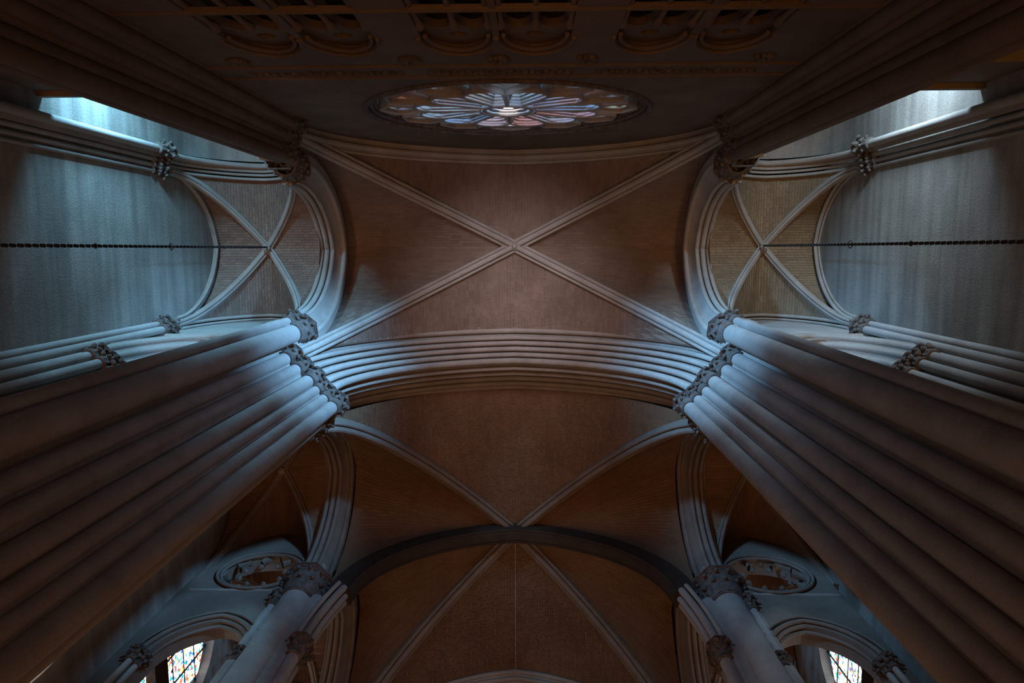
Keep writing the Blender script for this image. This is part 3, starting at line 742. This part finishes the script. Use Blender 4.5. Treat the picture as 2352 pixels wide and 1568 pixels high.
    # stepped low arch
    parts = []
    for k, (n, b) in enumerate(((-.08, -.02), (.12, .14), (.32, .34))):
        order(parts, (X(-7.2), 2.12), (1, 0), 1.32, 15.1, 2.5, (0, 1, 0), [(b, n, .085, 0), (b - .07, n - .09, .025, 0)])
    parts.append(('arch_body', arch_path((X(-7.2), 2.12), (1, 0), 1.32, 15.1, 2.5), (0, 1, 0), [(.0, -.12), (.02, .0), (.1, .02), (.2, .2), (.3, .22), (.36, .4), (.6, .4), (.6, -.12)], ST, Vector((X(-7.2), 2.1, 15))))
    arch('low pointed arch of stepped blue-lit rolls behind the crossing pier, on the %s' % nm, parts, (X(-7.2), 2.12, 17.6))
    # arch to the recess
    parts = []
    order(parts, (X(-7.4), -2.24), (1, 0), 1.42, 19.35, 2.75, (0, 1, 0), [(-.20, .03, .08, 0), (-.06, -.07, .05, 0), (.05, -.12, .04, 0), (.17, -.13, .045, 0)])
    arch('roll-moulded arch framing the bright recess, on the %s' % nm, parts, (X(-7.4), -2.42, 21.9))
    # string course and wall rib over the low arch
    o = ledge('string_course', X(-7.4) - 1.55, X(-7.4) + 1.55, 2.12, 18.15, [(-p, q) for p, q in STR], None)
    tag(o, 'straight string course under the %s side vault' % nm, 'moulding')
    o = ledge('string_course', X(-7.2) - 1.55, X(-7.2) + 1.55, 9.15, 18.85, [(-p * .8, q * .8) for p, q in STR], None)
    tag(o, 'string course beneath the %s oculus' % nm, 'moulding')
    parts = []
    order(parts, (X(-7.4), 1.98), (1, 0), 1.52, 19.5, 2.85, (0, 1, 0), [(0, .03, .05, 0), (.1, .1, .035, 0)])
    arch('thin wall rib where the %s side vault meets its south wall' % nm, parts, (X(-7.4), 1.98, 22.3))
    parts = []
    order(parts, (X(-8.94), -.1), (0, 1), 2.0, 19.4, 2.9, (1, 0, 0), [(-.03, .06, .055, 0), (.05, .12, .04, 0), (.03, 0, .03, 0)])
    arch('thin roll arch edging the %s end wall under the vault' % nm, parts, (X(-8.94), -.1, 22.2))
    # parapet of the north gallery
    T = thing('gallery_parapet', 'dark gallery parapet across the %s north recess' % nm, 'parapet', (X(-7.5), -3.1, 12.9))
    m = MB(); m.box(-9.0 if s < 0 else 6.0, -6.0 if s < 0 else 9.0, -3.3, -3.05, 13.0, 14.5); m.build('parapet_wall', DUSK, T, smooth=False)
    m = MB(); m.box(-9.0 if s < 0 else 6.0, -6.0 if s < 0 else 9.0, -3.36, -2.95, 14.5, 14.66); m.build('coping', DUSK, T, smooth=False)
    m = MB(); m.box(-9.0 if s < 0 else 6.0, -6.0 if s < 0 else 9.0, -6.3, -3.0, 12.7, 13.0); m.build('gallery_slab', DUSK, T, smooth=False)
    # chain from the side boss
    cx, cy = s * 7.35, -.08; T = thing('hanging_chain', 'long dark iron chain hanging from the %s side boss' % nm, 'chain', (cx, cy, 6))
    m = MB(); z = 22.1; k = 0
    while z > 5.0:
        L = .10; rr = .022; pts = [(rr * cos(2 * pi * j / 8), (.05 if j in (1, 2, 3) or j == 0 else -.05) * 1 + rr * sin(2 * pi * j / 8) * .6) for j in range(8)]
        i0 = len(m.v); t = .014
        for j, (a, b) in enumerate(pts):
            for q in range(4):
                an = 2 * pi * (q + .5) / 4; aa = a + (t * cos(an) if a >= 0 else -t * cos(an)); bb = t * sin(an)
                xx, yy = (aa, bb) if k % 2 else (bb, aa); m.v.append((cx + xx, cy + yy, z - .05 + b))
        for j in range(8):
            for q in range(4): j2 = (j + 1) % 8; q2 = (q + 1) % 4; m.f.append((i0 + j * 4 + q, i0 + j * 4 + q2, i0 + j2 * 4 + q2, i0 + j2 * 4 + q))
        z -= .088; k += 1
    m.build('chain_links', IRON, T, smooth=False)
    m = MB()
    for (zz, q) in ((16.14, .085), (19.0, .05), (13.6 if s > 0 else 13.3, .05)):
        pts = [(cx, cy - q, zz), (cx - q * .8, cy, zz + q * .3), (cx, cy + q, zz), (cx + q * .8, cy, zz - q * .3)]
        for a, b in zip(pts, pts[1:] + pts[:1]):
            i = len(m.v); a = Vector(a); b = Vector(b)
            for p in (a, b): m.v += [(p.x - .01, p.y, p.z - .01), (p.x + .01, p.y, p.z - .01), (p.x + .01, p.y, p.z + .01), (p.x - .01, p.y, p.z + .01)]
            m.f += [(i, i + 1, i + 5, i + 4), (i + 1, i + 2, i + 6, i + 5), (i + 2, i + 3, i + 7, i + 6), (i + 3, i, i + 4, i + 7)]
    m.build('shackle', IRON, T, smooth=False)
    # ---- stained glass windows in the end wall
    xw = s * 9.25
    T = thing('window_%d' % (2 if s < 0 else 3), 'bright stained-glass window in the %s bottom corner, crossed by iron bars' % nm, 'window', (xw, 11.35, 10), None, 'structure')
    def pane_quad(y0, y1, z0, z1, mat, x=xw, z2=None):
        m = MB(); m.v = [(x, y0, z0), (x, y1, z0), (x, y1, z2 or z1), (x, y0, z1)]; m.f = [(0, 1, 2, 3)]; return m.build('pane', mat, T, smooth=False)
    def head(y, c=11.35, hs=1.25, zs=19.1, ri=1.75): return zs + ri * g((y - c) / hs)
    ys = [10.15, 10.40, 10.95, 11.35, 11.75, 12.3, 12.55]
    for a, b in zip(ys[:-1], ys[1:]):
        edge = (a < 10.2 or b > 12.5)
        for z0 in [10 + .62 * k for k in range(17)]:
            z1 = min(z0 + .615, head(a) - .04); z2 = min(z0 + .615, head(b) - .04)
            if max(z1, z2) - z0 < .05: continue
            z1 = max(z1, z0 + .01); z2 = max(z2, z0 + .01)
            if 17.35 < z0 + .3 < 18.0: mat = DARKST
            else: mat = GLASSB if edge else GLASS
            pane_quad(a + .004, b - .004, z0, z1, mat, z2=z2)
    for y in (10.95, 11.75):
        m = MB(); m.box(xw - .03, xw + .03, y - .022, y + .022, 10, head(y)); m.build('lead_bar', IRON, T, smooth=False)
    for z in [10 + .62 * k for k in range(17)]:
        m = MB(); m.box(xw - .03, xw + .03, 10.1, 12.6, z - .004, z + .004); m.build('iron_bar', IRON, T, smooth=False)
    m = MB(); m.box(s * 9.0, s * 9.3, 10.05, 12.65, 17.35, 18.0); m.build('transom', DARKST, T, smooth=False)
    T = thing('window_%d' % (4 if s < 0 else 5), 'sliver of lit lancet glass behind the %s crossing pier' % nm, 'window', (xw, 7.55, 8), None, 'structure')
    for k in range(9):
        z0 = 8 + .72 * k
        for a, b in ((6.95, 7.55), (7.55, 8.15)): pane_quad(a + .02, b - .02, z0, min(z0 + .68, 14.4), GLASS if s < 0 else GLASSB)
    m = MB(); m.box(xw - .02, xw + .02, 7.53, 7.57, 8, 14.6); m.build('mullion', IRON, T, smooth=False)
    # recess lancet
    T = thing('window_%d' % (6 if s < 0 else 7), 'hidden lancet lighting the %s north recess' % nm, 'window', (s * 7.5, -6.45, 12), None, 'structure')
    m = MB(); m.v = [(s * 7.5 - .9, -6.5, 12), (s * 7.5 + .9, -6.5, 12), (s * 7.5 + .9, -6.5, 18.2), (s * 7.5, -6.5, 20.1), (s * 7.5 - .9, -6.5, 18.2)]; m.f = [(0, 1, 2, 3, 4)]
    m.build('pane', glass('recess_glass', 1.0, [(.6, .85, 1), (.5, .8, 1)], 3, .5) if s < 0 else bpy.data.materials['recess_glass'], T, smooth=False)
    m = MB(); m.box(s * 7.5 - .03, s * 7.5 + .03, -6.5, -6.4, 12, 20); m.build('mullion', ST, T, smooth=False)
